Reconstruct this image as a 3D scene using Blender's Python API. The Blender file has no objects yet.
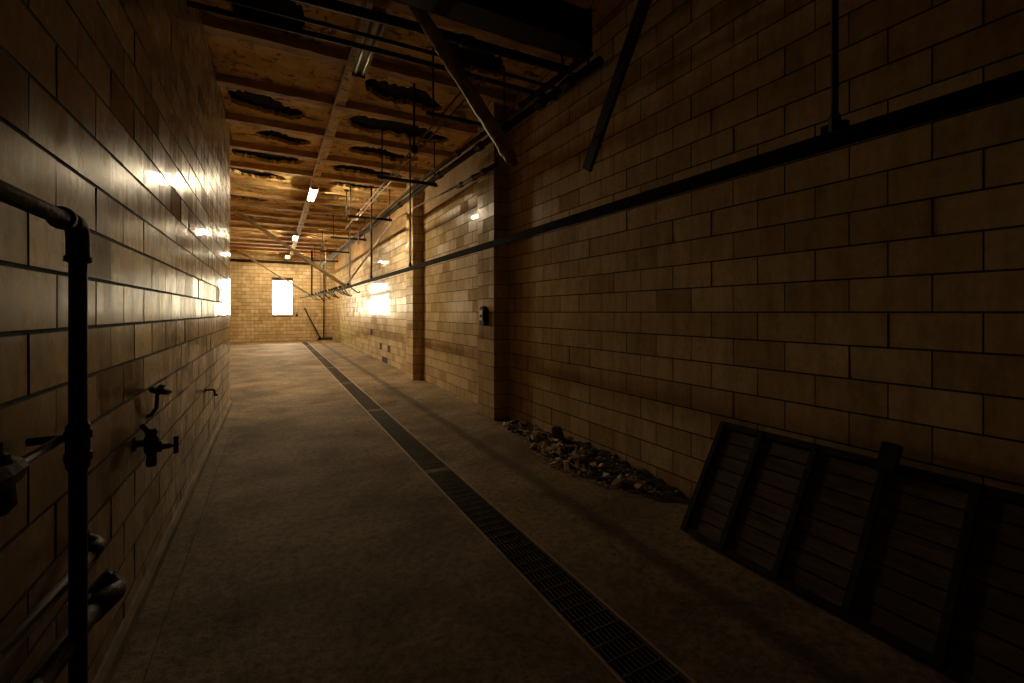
import bpy, math, random
from mathutils import Vector, Matrix
from mathutils.geometry import tessellate_polygon

random.seed(7)
scene = bpy.context.scene
COL = scene.collection
PI = math.pi

# ------------------------------------------------------------------ camera
EYE = 1.63
F_PX, VPX, VPY = 448.0, 273.0, 312.0          # focal length and corridor vanishing point on the 1024x683 frame
YAW = math.atan((512.0 - VPX) / F_PX)
cam_d = bpy.data.cameras.new('camera')
cam_d.sensor_width = 36.0
cam_d.lens = F_PX / 1024.0 * 36.0
cam_d.shift_y = -(341.5 - VPY) / 1024.0
cam_d.clip_start = 0.05
cam = bpy.data.objects.new('camera', cam_d)
cam.location = (0, 0, EYE)
cam.rotation_euler = (PI / 2, 0, -YAW)
COL.objects.link(cam)
scene.camera = cam

# ------------------------------------------------------------------ sky, window portal, exposure
SKY = 80.0
LAMP = 560.0
world = bpy.data.worlds.new('overcast_sky')
scene.world = world
world.use_nodes = True
bg = world.node_tree.nodes['Background']
bg.inputs[0].default_value = (1.0, 0.84, 0.57, 1)
bg.inputs[1].default_value = SKY
scene.view_settings.view_transform = 'Standard'
scene.view_settings.look = 'None'
scene.view_settings.exposure = 0.0
scene.view_settings.gamma = 1.0
scene.view_settings.use_curve_mapping = False
scene.cycles.use_denoising = True
scene.cycles.max_bounces = 10
scene.cycles.diffuse_bounces = 5
scene.cycles.glossy_bounces = 4
scene.cycles.sample_clamp_indirect = 4.0
scene.cycles.caustics_reflective = False
scene.cycles.caustics_refractive = False

# corridor dimensions (metres): x across, y along, z up, camera above the origin
XL, XR = -0.667, 3.18           # tiled side walls
YL_END = 9.3                    # the left wall stops here, the room widens behind it
XFAR = -4.2
Y0, Y1 = -2.6, 28.4
ZC = 4.83                       # plaster of the ceiling
WIN = (-0.05, 1.0, 1.46, 3.44)  # window in the back wall: x0, x1, z0, z1
BL, BH, ZJ = 0.4, 0.2, 0.167    # tile module and the first bed joint

pl = bpy.data.lights.new('window_portal', 'AREA')
pl.shape = 'RECTANGLE'; pl.size = WIN[1] - WIN[0]; pl.size_y = WIN[3] - WIN[2]
pl.cycles.is_portal = True
plo = bpy.data.objects.new('window_portal', pl)
plo.location = ((WIN[0] + WIN[1]) / 2, Y1 + 0.30, (WIN[2] + WIN[3]) / 2)
plo.rotation_euler = (-PI / 2, 0, 0)
COL.objects.link(plo)

# ------------------------------------------------------------------ materials
def new_mat(name):
    m = bpy.data.materials.new(name); m.use_nodes = True
    nt = m.node_tree; b = nt.nodes['Principled BSDF']
    return m, nt, b, nt.nodes, nt.links

def ramp(N, stops):
    r = N.new('ShaderNodeValToRGB')
    e = r.color_ramp.elements
    while len(e) < len(stops): e.new(0.5)
    for i, (p, c) in enumerate(stops):
        e[i].position = p; e[i].color = (c[0], c[1], c[2], 1)
    return r

def noise(N, L, vec, scale, detail=4, rough=0.6, dist=0.0):
    n = N.new('ShaderNodeTexNoise'); n.inputs['Scale'].default_value = scale
    n.inputs['Detail'].default_value = detail; n.inputs['Roughness'].default_value = rough
    n.inputs['Distortion'].default_value = dist
    L.new(vec, n.inputs['Vector']); return n

def mapping(N, L, vec, scale):
    mp = N.new('ShaderNodeMapping'); mp.inputs['Scale'].default_value = scale
    L.new(vec, mp.inputs['Vector']); return mp.outputs['Vector']

def mixc(N, L, fac, a, b, mode='MIX'):
    m = N.new('ShaderNodeMix'); m.data_type = 'RGBA'; m.blend_type = mode
    for s, v in ((m.inputs[0], fac), (m.inputs[6], a), (m.inputs[7], b)):
        if hasattr(v, 'default_value') or hasattr(v, 'is_linked'): L.new(v, s)
        elif isinstance(v, (int, float)): s.default_value = v
        else: s.default_value = (v[0], v[1], v[2], 1)
    return m.outputs[2]

def bump(N, L, h, strength, dist, b):
    bp = N.new('ShaderNodeBump'); bp.inputs['Strength'].default_value = strength
    bp.inputs['Distance'].default_value = dist
    L.new(h, bp.inputs['Height']); L.new(bp.outputs[0], b.inputs['Normal']); L.new(bp.outputs[0], b.inputs['Coat Normal'])

def tile_mat(name, c_lo, c_mid, c_hi, rough, moss=False, low_pale=False):
    m, nt, b, N, L = new_mat(name)
    geo = N.new('ShaderNodeNewGeometry'); oi = N.new('ShaderNodeObjectInfo')
    add = N.new('ShaderNodeMath'); add.operation = 'ADD'
    L.new(geo.outputs['Random Per Island'], add.inputs[0]); L.new(oi.outputs['Random'], add.inputs[1])
    fr = N.new('ShaderNodeMath'); fr.operation = 'FRACT'; L.new(add.outputs[0], fr.inputs[0])
    r = ramp(N, [(0.0, c_lo), (0.45, c_mid), (1.0, c_hi)]); L.new(fr.outputs[0], r.inputs[0])
    pos = geo.outputs['Position']
    st = noise(N, L, mapping(N, L, pos, (7, 7, 1.3)), 1.4, 5, 0.65)
    rs = ramp(N, [(0.3, (0.72, 0.66, 0.58)), (0.6, (1, 1, 1))]); L.new(st.outputs['Fac'], rs.inputs[0])
    c = mixc(N, L, 0.95, r.outputs[0], rs.outputs[0], 'MULTIPLY')
    fg = noise(N, L, mapping(N, L, pos, (14, 14, 11)), 1.5, 7, 0.75)
    rf = ramp(N, [(0.36, (0.66, 0.6, 0.52)), (0.55, (1, 1, 1))]); L.new(fg.outputs['Fac'], rf.inputs[0])
    c = mixc(N, L, 0.5, c, rf.outputs[0], 'MULTIPLY')
    gr = noise(N, L, pos, 2.2, 6, 0.7)
    rg = ramp(N, [(0.35, (0.72, 0.66, 0.58)), (0.62, (1, 1, 1))]); L.new(gr.outputs['Fac'], rg.inputs[0])
    c = mixc(N, L, 0.6, c, rg.outputs[0], 'MULTIPLY')
    if moss:
        sx = N.new('ShaderNodeSeparateXYZ'); L.new(pos, sx.inputs[0])
        my = N.new('ShaderNodeMapRange'); L.new(sx.outputs[1], my.inputs[0])
        my.inputs[1].default_value = 17; my.inputs[2].default_value = 23
        mz = N.new('ShaderNodeMapRange'); L.new(sx.outputs[2], mz.inputs[0])
        mz.inputs[1].default_value = 1.1; mz.inputs[2].default_value = 0.1
        mu = N.new('ShaderNodeMath'); mu.operation = 'MULTIPLY'
        L.new(my.outputs[0], mu.inputs[0]); L.new(mz.outputs[0], mu.inputs[1])
        mn = noise(N, L, pos, 1.8, 5, 0.6)
        mu2 = N.new('ShaderNodeMath'); mu2.operation = 'MULTIPLY'
        L.new(mu.outputs[0], mu2.inputs[0]); L.new(mn.outputs['Fac'], mu2.inputs[1])
        c = mixc(N, L, mu2.outputs[0], c, (0.25, 0.30, 0.05))
    if low_pale:                                            # mottled paler tone low on the wall, growing with distance along it
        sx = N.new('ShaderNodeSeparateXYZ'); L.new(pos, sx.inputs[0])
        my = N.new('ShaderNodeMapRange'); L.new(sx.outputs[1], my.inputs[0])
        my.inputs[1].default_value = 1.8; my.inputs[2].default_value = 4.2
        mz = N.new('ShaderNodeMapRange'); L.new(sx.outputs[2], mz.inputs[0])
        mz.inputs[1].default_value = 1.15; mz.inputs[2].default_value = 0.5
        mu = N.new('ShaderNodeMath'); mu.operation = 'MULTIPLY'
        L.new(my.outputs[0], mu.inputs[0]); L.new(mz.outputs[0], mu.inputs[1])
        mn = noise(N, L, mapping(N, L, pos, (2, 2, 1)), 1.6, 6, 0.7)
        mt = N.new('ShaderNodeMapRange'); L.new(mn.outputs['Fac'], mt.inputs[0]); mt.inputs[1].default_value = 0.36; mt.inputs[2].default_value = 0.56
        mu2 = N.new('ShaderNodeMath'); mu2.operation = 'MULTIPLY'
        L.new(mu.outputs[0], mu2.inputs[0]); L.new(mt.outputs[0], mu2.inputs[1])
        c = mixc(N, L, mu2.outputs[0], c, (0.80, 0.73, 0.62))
    L.new(c, b.inputs['Base Color'])
    ad = N.new('ShaderNodeMath'); ad.operation = 'MULTIPLY'; L.new(st.outputs['Fac'], ad.inputs[0]); L.new(gr.outputs['Fac'], ad.inputs[1])
    rr = N.new('ShaderNodeMapRange'); L.new(ad.outputs[0], rr.inputs[0])
    rr.inputs[1].default_value = 0.14; rr.inputs[2].default_value = 0.36
    rr.inputs[3].default_value = rough + 0.28; rr.inputs[4].default_value = rough + 0.08
    L.new(rr.outputs[0], b.inputs['Roughness'])
    sp = N.new('ShaderNodeMapRange'); L.new(fr.outputs[0], sp.inputs[0])
    sp.inputs[3].default_value = 0.0; sp.inputs[4].default_value = 0.08
    L.new(sp.outputs[0], b.inputs['Specular IOR Level'])
    cw_ = N.new('ShaderNodeMapRange'); L.new(ad.outputs[0], cw_.inputs[0])      # glaze, worn off in places
    cw_.inputs[1].default_value = 0.16; cw_.inputs[2].default_value = 0.30; cw_.inputs[3].default_value = 0.05; cw_.inputs[4].default_value = 0.42
    L.new(cw_.outputs[0], b.inputs['Coat Weight'])
    b.inputs['Coat Roughness'].default_value = 0.045; b.inputs['Coat IOR'].default_value = 1.38
    wv = noise(N, L, pos, 5.0, 3, 0.5)
    bump(N, L, wv.outputs['Fac'], 0.2, 0.006, b)
    return m

def rough_mat(name, stops, scale, rough=0.85, stretch=(1, 1, 1), bstr=0.5, bdist=0.01, detail=6, metal=0.0, nrough=0.65, spec=0.4):
    m, nt, b, N, L = new_mat(name)
    geo = N.new('ShaderNodeNewGeometry')
    v = mapping(N, L, geo.outputs['Position'], stretch)
    n = noise(N, L, v, scale, detail, nrough)
    r = ramp(N, stops); L.new(n.outputs['Fac'], r.inputs[0])
    L.new(r.outputs[0], b.inputs['Base Color'])
    b.inputs['Roughness'].default_value = rough; b.inputs['Metallic'].default_value = metal
    b.inputs['Specular IOR Level'].default_value = spec
    n2 = noise(N, L, v, scale * 4, 4, 0.6)
    bump(N, L, n2.outputs['Fac'], bstr, bdist, b)
    return m

M = {}
M['tile_left'] = tile_mat('glazed_tile_buff', (0.33, 0.245, 0.15), (0.44, 0.335, 0.215), (0.56, 0.44, 0.30), 0.10, low_pale=True)
M['tile_right'] = tile_mat('glazed_tile_tan', (0.56, 0.42, 0.22), (0.69, 0.535, 0.305), (0.78, 0.62, 0.38), 0.13, moss=True)
M['tile_pilaster'] = tile_mat('glazed_tile_pilaster', (0.55, 0.41, 0.22), (0.67, 0.52, 0.30), (0.76, 0.60, 0.37), 0.13)
M['mortar'] = rough_mat('dark_mortar', [(0.3, (0.018, 0.012, 0.008)), (0.7, (0.05, 0.034, 0.02))], 8)
M['plaster_wall'] = rough_mat('stained_wall_plaster', [(0.3, (0.18, 0.10, 0.035)), (0.5, (0.36, 0.22, 0.085)), (0.75, (0.48, 0.32, 0.14))], 1.4, 0.8)
M['cove'] = rough_mat('dirty_cove', [(0.3, (0.12, 0.08, 0.045)), (0.7, (0.30, 0.21, 0.12))], 3, 0.8)
M['rail'] = rough_mat('greasy_rail_iron', [(0.3, (0.006, 0.005, 0.004)), (0.7, (0.018, 0.013, 0.009))], 6, 0.85, bstr=0.2, bdist=0.002, spec=0.1)
M['slab'] = rough_mat('charred_slab', [(0.3, (0.004, 0.003, 0.003)), (0.7, (0.014, 0.011, 0.009))], 5, 0.95, bstr=1.0, bdist=0.03)
M['joist'] = rough_mat('rusty_brown_paint', [(0.3, (0.24, 0.125, 0.042)), (0.5, (0.48, 0.28, 0.095)), (0.75, (0.68, 0.46, 0.18))], 2.2, 0.75, (1.2, 3, 3))
M['outside'] = rough_mat('outer_masonry', [(0.3, (0.12, 0.1, 0.08)), (0.7, (0.2, 0.17, 0.13))], 2)
M['iron'] = rough_mat('black_iron', [(0.3, (0.012, 0.009, 0.006)), (0.6, (0.035, 0.022, 0.013)), (0.85, (0.09, 0.045, 0.02))], 9, 0.62, bstr=0.9, bdist=0.006, spec=0.25)
M['rust'] = rough_mat('rusty_pipe', [(0.3, (0.03, 0.018, 0.010)), (0.55, (0.09, 0.045, 0.02)), (0.8, (0.17, 0.10, 0.05))], 7, 0.7, bstr=0.8, bdist=0.006, spec=0.2)
M['lag'] = rough_mat('peeling_lagging', [(0.3, (0.18, 0.125, 0.075)), (0.5, (0.42, 0.31, 0.19)), (0.75, (0.66, 0.54, 0.37))], 6, 0.35, bstr=1.0, bdist=0.02)
M['galv'] = rough_mat('dull_galvanised', [(0.3, (0.16, 0.12, 0.08)), (0.6, (0.33, 0.26, 0.18)), (0.85, (0.45, 0.37, 0.27))], 6, 0.45, bstr=0.3, bdist=0.004)
M['frame_steel'] = rough_mat('drain_frame_steel', [(0.3, (0.22, 0.15, 0.095)), (0.6, (0.38, 0.28, 0.185)), (0.85, (0.5, 0.39, 0.28))], 7, 0.4, bstr=0.3, bdist=0.003)
M['grate'] = rough_mat('grate_iron', [(0.3, (0.05, 0.036, 0.025)), (0.7, (0.13, 0.095, 0.065))], 7, 0.5, bstr=0.4, bdist=0.003)
M['wood'] = rough_mat('old_brown_board', [(0.3, (0.045, 0.025, 0.015)), (0.55, (0.10, 0.057, 0.032)), (0.8, (0.20, 0.12, 0.07))], 3.5, 0.7, (6, 1, 6))
M['batten'] = rough_mat('dark_batten', [(0.3, (0.010, 0.006, 0.004)), (0.6, (0.028, 0.016, 0.010)), (0.85, (0.10, 0.06, 0.035))], 6, 0.8, spec=0.15)
M['chip'] = rough_mat('plaster_chip', [(0.3, (0.3, 0.21, 0.14)), (0.5, (0.58, 0.46, 0.35)), (0.75, (0.74, 0.64, 0.52))], 9, 0.8)
M['dirt'] = rough_mat('dark_dirt', [(0.3, (0.03, 0.02, 0.013)), (0.7, (0.10, 0.068, 0.045))], 12, 0.95, bstr=1, bdist=0.02)
M['enamel'] = rough_mat('aged_white_enamel', [(0.3, (0.34, 0.27, 0.18)), (0.7, (0.52, 0.44, 0.32))], 4, 0.4, bstr=0.1)
M['white_tube'] = rough_mat('dead_tube_glass', [(0.3, (0.5, 0.43, 0.34)), (0.7, (0.6, 0.53, 0.43))], 3, 0.25, bstr=0.05)
M['plate'] = rough_mat('pale_grey_plate', [(0.3, (0.55, 0.55, 0.54)), (0.7, (0.75, 0.75, 0.73))], 8, 0.4, bstr=0.1)
M['pale'] = rough_mat('pale_painted_tube', [(0.3, (0.40, 0.31, 0.2)), (0.7, (0.68, 0.56, 0.40))], 5, 0.5, bstr=0.2)
M['sash'] = rough_mat('cream_sash_paint', [(0.3, (0.42, 0.34, 0.22)), (0.7, (0.6, 0.5, 0.35))], 5, 0.5, bstr=0.1)

# ceiling plaster: ochre with scabs and pale patches
m, nt, b, N, L = new_mat('peeling_ochre_plaster')
geo = N.new('ShaderNodeNewGeometry'); pos = geo.outputs['Position']
n1 = noise(N, L, mapping(N, L, pos, (1, 2.2, 1)), 1.3, 7, 0.68, 0.4)
r1 = ramp(N, [(0.30, (0.28, 0.15, 0.045)), (0.42, (0.64, 0.42, 0.14)), (0.55, (0.80, 0.57, 0.24)), (0.70, (0.86, 0.71, 0.45))])
L.new(n1.outputs['Fac'], r1.inputs[0])
n2 = noise(N, L, pos, 5.5, 9, 0.74, 0.5)
r2 = ramp(N, [(0.41, (0.14, 0.09, 0.06)), (0.46, (1, 1, 1))]); L.new(n2.outputs['Fac'], r2.inputs[0])
c = mixc(N, L, 0.85, r1.outputs[0], r2.outputs[0], 'MULTIPLY')
L.new(c, b.inputs['Base Color']); b.inputs['Roughness'].default_value = 0.85
bump(N, L, n2.outputs['Fac'], 0.9, 0.03, b)
M['plaster'] = m

# floor concrete: blotches, wear, the drip stain below the meat rail
m, nt, b, N, L = new_mat('worn_concrete')
geo = N.new('ShaderNodeNewGeometry'); pos = geo.outputs['Position']
n1 = noise(N, L, pos, 0.8, 8, 0.68, 0.3)
r1 = ramp(N, [(0.32, (0.15, 0.10, 0.056)), (0.5, (0.28, 0.195, 0.112)), (0.68, (0.42, 0.305, 0.185))]); L.new(n1.outputs['Fac'], r1.inputs[0])
n2 = noise(N, L, pos, 20, 4, 0.75)
r2 = ramp(N, [(0.40, (0.30, 0.26, 0.22)), (0.56, (1, 1, 1))]); L.new(n2.outputs['Fac'], r2.inputs[0])
c = mixc(N, L, 0.6, r1.outputs[0], r2.outputs[0], 'MULTIPLY')
n3 = noise(N, L, mapping(N, L, pos, (1.0, 1.5, 1)), 1.3, 10, 0.75, 0.2)
r3 = ramp(N, [(0.36, (0.5, 0.44, 0.38)), (0.56, (1, 1, 1))]); L.new(n3.outputs['Fac'], r3.inputs[0])
c = mixc(N, L, 0.7, c, r3.outputs[0], 'MULTIPLY')
dv = noise(N, L, pos, 1.7, 6, 0.7)
dm = N.new('ShaderNodeVectorMath'); dm.operation = 'MULTIPLY_ADD'
L.new(dv.outputs['Color'], dm.inputs[0]); dm.inputs[1].default_value = (0.7, 0.7, 0); L.new(pos, dm.inputs[2])
vo = N.new('ShaderNodeTexVoronoi'); vo.feature = 'DISTANCE_TO_EDGE'; vo.inputs['Scale'].default_value = 0.42; L.new(dm.outputs[0], vo.inputs['Vector'])
vr = N.new('ShaderNodeMapRange'); L.new(vo.outputs['Distance'], vr.inputs[0])
vr.inputs[1].default_value = 0.0015; vr.inputs[2].default_value = 0.007; vr.inputs[3].default_value = 0.4; vr.inputs[4].default_value = 0.0
c = mixc(N, L, vr.outputs[0], c, (0.04, 0.026, 0.015))
vp = N.new('ShaderNodeTexVoronoi'); vp.inputs['Scale'].default_value = 5.5; L.new(pos, vp.inputs['Vector'])
vq = N.new('ShaderNodeMapRange'); L.new(vp.outputs['Distance'], vq.inputs[0])
vq.inputs[1].default_value = 0.06; vq.inputs[2].default_value = 0.13; vq.inputs[3].default_value = 0.6; vq.inputs[4].default_value = 0.0
c = mixc(N, L, vq.outputs[0], c, (0.06, 0.04, 0.024))
sx = N.new('ShaderNodeSeparateXYZ'); L.new(pos, sx.inputs[0])
wob = noise(N, L, mapping(N, L, pos, (0, 1, 0)), 1.4, 4, 0.6)
wa = N.new('ShaderNodeMath'); wa.operation = 'MULTIPLY_ADD'; L.new(wob.outputs['Fac'], wa.inputs[0])
wa.inputs[1].default_value = 0.12; L.new(sx.outputs[0], wa.inputs[2])
sb = N.new('ShaderNodeMath'); sb.operation = 'SUBTRACT'; L.new(wa.outputs[0], sb.inputs[0]); sb.inputs[1].default_value = 2.30
ab = N.new('ShaderNodeMath'); ab.operation = 'ABSOLUTE'; L.new(sb.outputs[0], ab.inputs[0])
mr = N.new('ShaderNodeMapRange'); L.new(ab.outputs[0], mr.inputs[0])
mr.inputs[1].default_value = 0.035; mr.inputs[2].default_value = 0.115; mr.inputs[3].default_value = 0.62; mr.inputs[4].default_value = 0.0
c = mixc(N, L, mr.outputs[0], c, (0.035, 0.022, 0.013))
L.new(c, b.inputs['Base Color'])
rr = N.new('ShaderNodeMapRange'); L.new(n1.outputs['Fac'], rr.inputs[0]); rr.inputs[3].default_value = 0.95; rr.inputs[4].default_value = 0.7; b.inputs['Specular IOR Level'].default_value = 0.2
L.new(rr.outputs[0], b.inputs['Roughness'])
bump(N, L, n2.outputs['Fac'], 0.9, 0.012, b)
M['concrete'] = m

# lit tube, pane
m, nt, b, N, L = new_mat('lit_fluorescent_tube')
b.inputs['Base Color'].default_value = (0.9, 0.85, 0.75, 1)
b.inputs['Emission Color'].default_value = (1.0, 0.81, 0.51, 1)
b.inputs['Emission Strength'].default_value = LAMP
M['tube_lit'] = m
m, nt, b, N, L = new_mat('window_glass')
N.remove(b)
tr = N.new('ShaderNodeBsdfTransparent'); tr.inputs[0].default_value = (0.95, 0.95, 0.93, 1)
gl = N.new('ShaderNodeBsdfGlossy'); gl.inputs['Roughness'].default_value = 0.05
fz = N.new('ShaderNodeFresnel'); fz.inputs[0].default_value = 1.45
mx = N.new('ShaderNodeMixShader'); L.new(fz.outputs[0], mx.inputs[0]); L.new(tr.outputs[0], mx.inputs[1]); L.new(gl.outputs[0], mx.inputs[2])
L.new(mx.outputs[0], N['Material Output'].inputs[0])
M['glass'] = m

# ------------------------------------------------------------------ mesh helpers
class MB:
    def __init__(s): s.v = []; s.f = []; s.sm = []
    def quadbox(s, p):                                  # 8 corners: bottom 4 ccw, top 4 ccw
        o = len(s.v); s.v += [tuple(x) for x in p]
        for q in ((3, 2, 1, 0), (4, 5, 6, 7), (0, 1, 5, 4), (1, 2, 6, 5), (2, 3, 7, 6), (3, 0, 4, 7)):
            s.f.append(tuple(o + i for i in q)); s.sm.append(False)
        return s
    def box(s, x0, x1, y0, y1, z0, z1):
        return s.quadbox([(x0, y0, z0), (x1, y0, z0), (x1, y1, z0), (x0, y1, z0), (x0, y0, z1), (x1, y0, z1), (x1, y1, z1), (x0, y1, z1)])
    def beam(s, p0, p1, w, h, up=(0, 0, 1)):            # rectangular bar between two points
        p0, p1 = Vector(p0), Vector(p1); d = (p1 - p0).normalized()
        a = d.cross(Vector(up))
        if a.length < 1e-4: a = d.cross(Vector((1, 0, 0)))
        a.normalize(); u = a.cross(d).normalized()
        a *= w / 2; u *= h / 2
        return s.quadbox([p0 - a - u, p0 + a - u, p1 + a - u, p1 - a - u, p0 - a + u, p0 + a + u, p1 + a + u, p1 - a + u])
    def chambox(s, x0, x1, y0, y1, z0, z1, c):          # box with every edge chamfered
        o = len(s.v); xs, ys, zs = (x0, x1), (y0, y1), (z0, z1)
        idx = {}
        for i in (0, 1):
            for j in (0, 1):
                for k in (0, 1):
                    sx, sy, sz = (1 - 2 * i), (1 - 2 * j), (1 - 2 * k)
                    for ax in range(3):
                        p = [xs[i], ys[j], zs[k]]
                        for q, sg in enumerate((sx, sy, sz)):
                            if q != ax: p[q] += sg * c
                        idx[(i, j, k, ax)] = len(s.v); s.v.append(tuple(p))
        def add(l, n):
            a, b_, c_ = (Vector(s.v[t]) for t in l[:3])
            if (b_ - a).cross(c_ - a).dot(Vector(n)) < 0: l = l[::-1]
            s.f.append(tuple(l)); s.sm.append(False)
        for ax in range(3):
            o1, o2 = [q for q in range(3) if q != ax]
            for side in (0, 1):
                l = []
                for a, b_ in ((0, 0), (1, 0), (1, 1), (0, 1)):
                    k = [0, 0, 0]; k[ax] = side; k[o1] = a; k[o2] = b_
                    l.append(idx[(*k, ax)])
                n = [0, 0, 0]; n[ax] = 2 * side - 1; add(l, n)
            for a in (0, 1):
                for b_ in (0, 1):
                    l = []
                    for e, w in ((0, o1), (1, o1), (1, o2), (0, o2)):
                        k = [0, 0, 0]; k[ax] = e; k[o1] = a; k[o2] = b_
                        l.append(idx[(*k, w)])
                    n = [0, 0, 0]; n[o1] = 2 * a - 1; n[o2] = 2 * b_ - 1; add(l, n)
        for i in (0, 1):
            for j in (0, 1):
                for k in (0, 1):
                    add([idx[(i, j, k, 0)], idx[(i, j, k, 1)], idx[(i, j, k, 2)]], (2 * i - 1, 2 * j - 1, 2 * k - 1))
        return s
    def tube(s, pts, r, n=10, caps=True):
        pts = [Vector(p) for p in pts]; rs = r if isinstance(r, (list, tuple)) else [r] * len(pts)
        o = len(s.v); prev = None
        for i, p in enumerate(pts):
            if i == 0: t = pts[1] - p
            elif i == len(pts) - 1: t = p - pts[i - 1]
            else: t = (pts[i + 1] - p).normalized() + (p - pts[i - 1]).normalized()
            t.normalize()
            if prev is None:
                a = t.orthogonal().normalized()
            else:
                a = (prev - t * prev.dot(t))
                a = a.normalized() if a.length > 1e-5 else t.orthogonal().normalized()
            prev = a; bb = t.cross(a)
            for k in range(n):
                an = 2 * PI * k / n
                s.v.append(tuple(p + (a * math.cos(an) + bb * math.sin(an)) * rs[i]))
        for i in range(len(pts) - 1):
            for k in range(n):
                k2 = (k + 1) % n
                s.f.append((o + i * n + k, o + i * n + k2, o + (i + 1) * n + k2, o + (i + 1) * n + k)); s.sm.append(True)
        if caps:
            s.f.append(tuple(o + k for k in range(n))[::-1]); s.sm.append(False)
            e = o + (len(pts) - 1) * n
            s.f.append(tuple(e + k for k in range(n))); s.sm.append(False)
        return s
    def lathe(s, p0, d, prof, n=14):                    # prof: list of (distance along d, radius)
        p0 = Vector(p0); d = Vector(d).normalized()
        return s.tube_prof([p0 + d * t for t, _ in prof], d, [r for _, r in prof], n)
    def tube_prof(s, pts, d, rs, n):
        o = len(s.v); a = d.orthogonal().normalized(); bb = d.cross(a)
        for p, r in zip(pts, rs):
            for k in range(n):
                an = 2 * PI * k / n
                s.v.append(tuple(p + (a * math.cos(an) + bb * math.sin(an)) * r))
        for i in range(len(pts) - 1):
            for k in range(n):
                k2 = (k + 1) % n
                s.f.append((o + i * n + k, o + i * n + k2, o + (i + 1) * n + k2, o + (i + 1) * n + k)); s.sm.append(False)
        s.f.append(tuple(o + k for k in range(n))[::-1]); s.sm.append(False)
        e = o + (len(pts) - 1) * n
        s.f.append(tuple(e + k for k in range(n))); s.sm.append(False)
        return s
    def mesh(s, name, mat, off=(0, 0, 0)):
        me = bpy.data.meshes.new(name)
        ox, oy, oz = off
        me.from_pydata([(x - ox, y - oy, z - oz) for x, y, z in s.v], [], s.f)
        me.polygons.foreach_set('use_smooth', s.sm)
        me.materials.append(M[mat] if isinstance(mat, str) else mat)
        me.update(); return me
    def build(s, name, mat, parent=None, at=None):      # verts are world coordinates
        if parent is not None:
            base = tot(parent); me = s.mesh(name, mat, base); o = bpy.data.objects.new(name, me); o.parent = parent
        else:
            at = at or (0, 0, 0); me = s.mesh(name, mat, at); o = bpy.data.objects.new(name, me); o.location = at
        COL.objects.link(o); return o

def tot(o):
    v = Vector((0, 0, 0))
    while o is not None: v = v + o.location; o = o.parent
    return v

def tag(o, label=None, cat=None, group=None, kind=None):
    if label: o['label'] = label
    if cat: o['category'] = cat
    if group: o['group'] = group
    if kind: o['kind'] = kind
    return o

def thing(name, loc, label, cat, group=None):
    o = bpy.data.objects.new(name, None); o.empty_display_size = 0.1
    o.location = loc; COL.objects.link(o)
    return tag(o, label, cat, group)

def bend(p, r, n=6):                                    # round the corners of a polyline
    p = [Vector(q) for q in p]; out = [p[0]]
    for i in range(1, len(p) - 1):
        a, c_, b_ = p[i - 1], p[i], p[i + 1]
        rr = min(r, (a - c_).length * 0.49, (b_ - c_).length * 0.49)
        s0 = c_ + (a - c_).normalized() * rr; s1 = c_ + (b_ - c_).normalized() * rr
        for k in range(n + 1):
            t = k / n
            out.append(s0 * (1 - t) ** 2 + c_ * 2 * t * (1 - t) + s1 * t * t)
    out.append(p[-1]); return out

SY, CY = math.sin(YAW), math.cos(YAW)
def project(x, y, z):
    d = x * SY + y * CY
    if d < 0.2: return None
    return 512 + F_PX * (x * CY - y * SY) / d, VPY - F_PX * (z - EYE) / d

def screen_area(cs):
    ps = [project(*c) for c in cs]
    if any(p is None for p in ps): return 0
    cx = sum(p[0] for p in ps) / 4; cy = sum(p[1] for p in ps) / 4
    if not (-25 < cx < 1049 and -25 < cy < 708): return 0
    return abs(sum(ps[i][0] * ps[(i + 1) % 4][1] - ps[(i + 1) % 4][0] * ps[i][1] for i in range(4))) / 2

# ------------------------------------------------------------------ floor
TR0, TR1 = 1.37, 1.62            # drain trench
YD1 = 26.9
fb = MB()
zt = 0.0
fb.box(XL - 0.3, -0.508, Y0 - 0.3, YL_END, -0.3, zt)
fb.box(XFAR, -0.508, YL_END, Y1 + 0.3, -0.3, zt)
fb.box(-0.496, TR0 - 0.022, Y0 - 0.3, Y1 + 0.3, -0.3, zt)
fb.box(-0.508, -0.496, Y0 - 0.3, Y1 + 0.3, -0.3, -0.012)                   # sawn joint
fb.box(TR1 + 0.022, XR + 0.3, Y0 - 0.3, Y1 + 0.3, -0.3, zt)
fb.box(TR0 - 0.022, TR1 + 0.022, Y0 - 0.3, Y1 + 0.3, -0.3, -0.18)            # trench bottom
fb.box(TR0 - 0.022, TR1 + 0.022, YD1 + 0.03, Y1 + 0.3, -0.18, zt)
floor = fb.build('floor', 'concrete')
tag(floor, 'worn stained concrete floor of the corridor', kind='structure')

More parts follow.
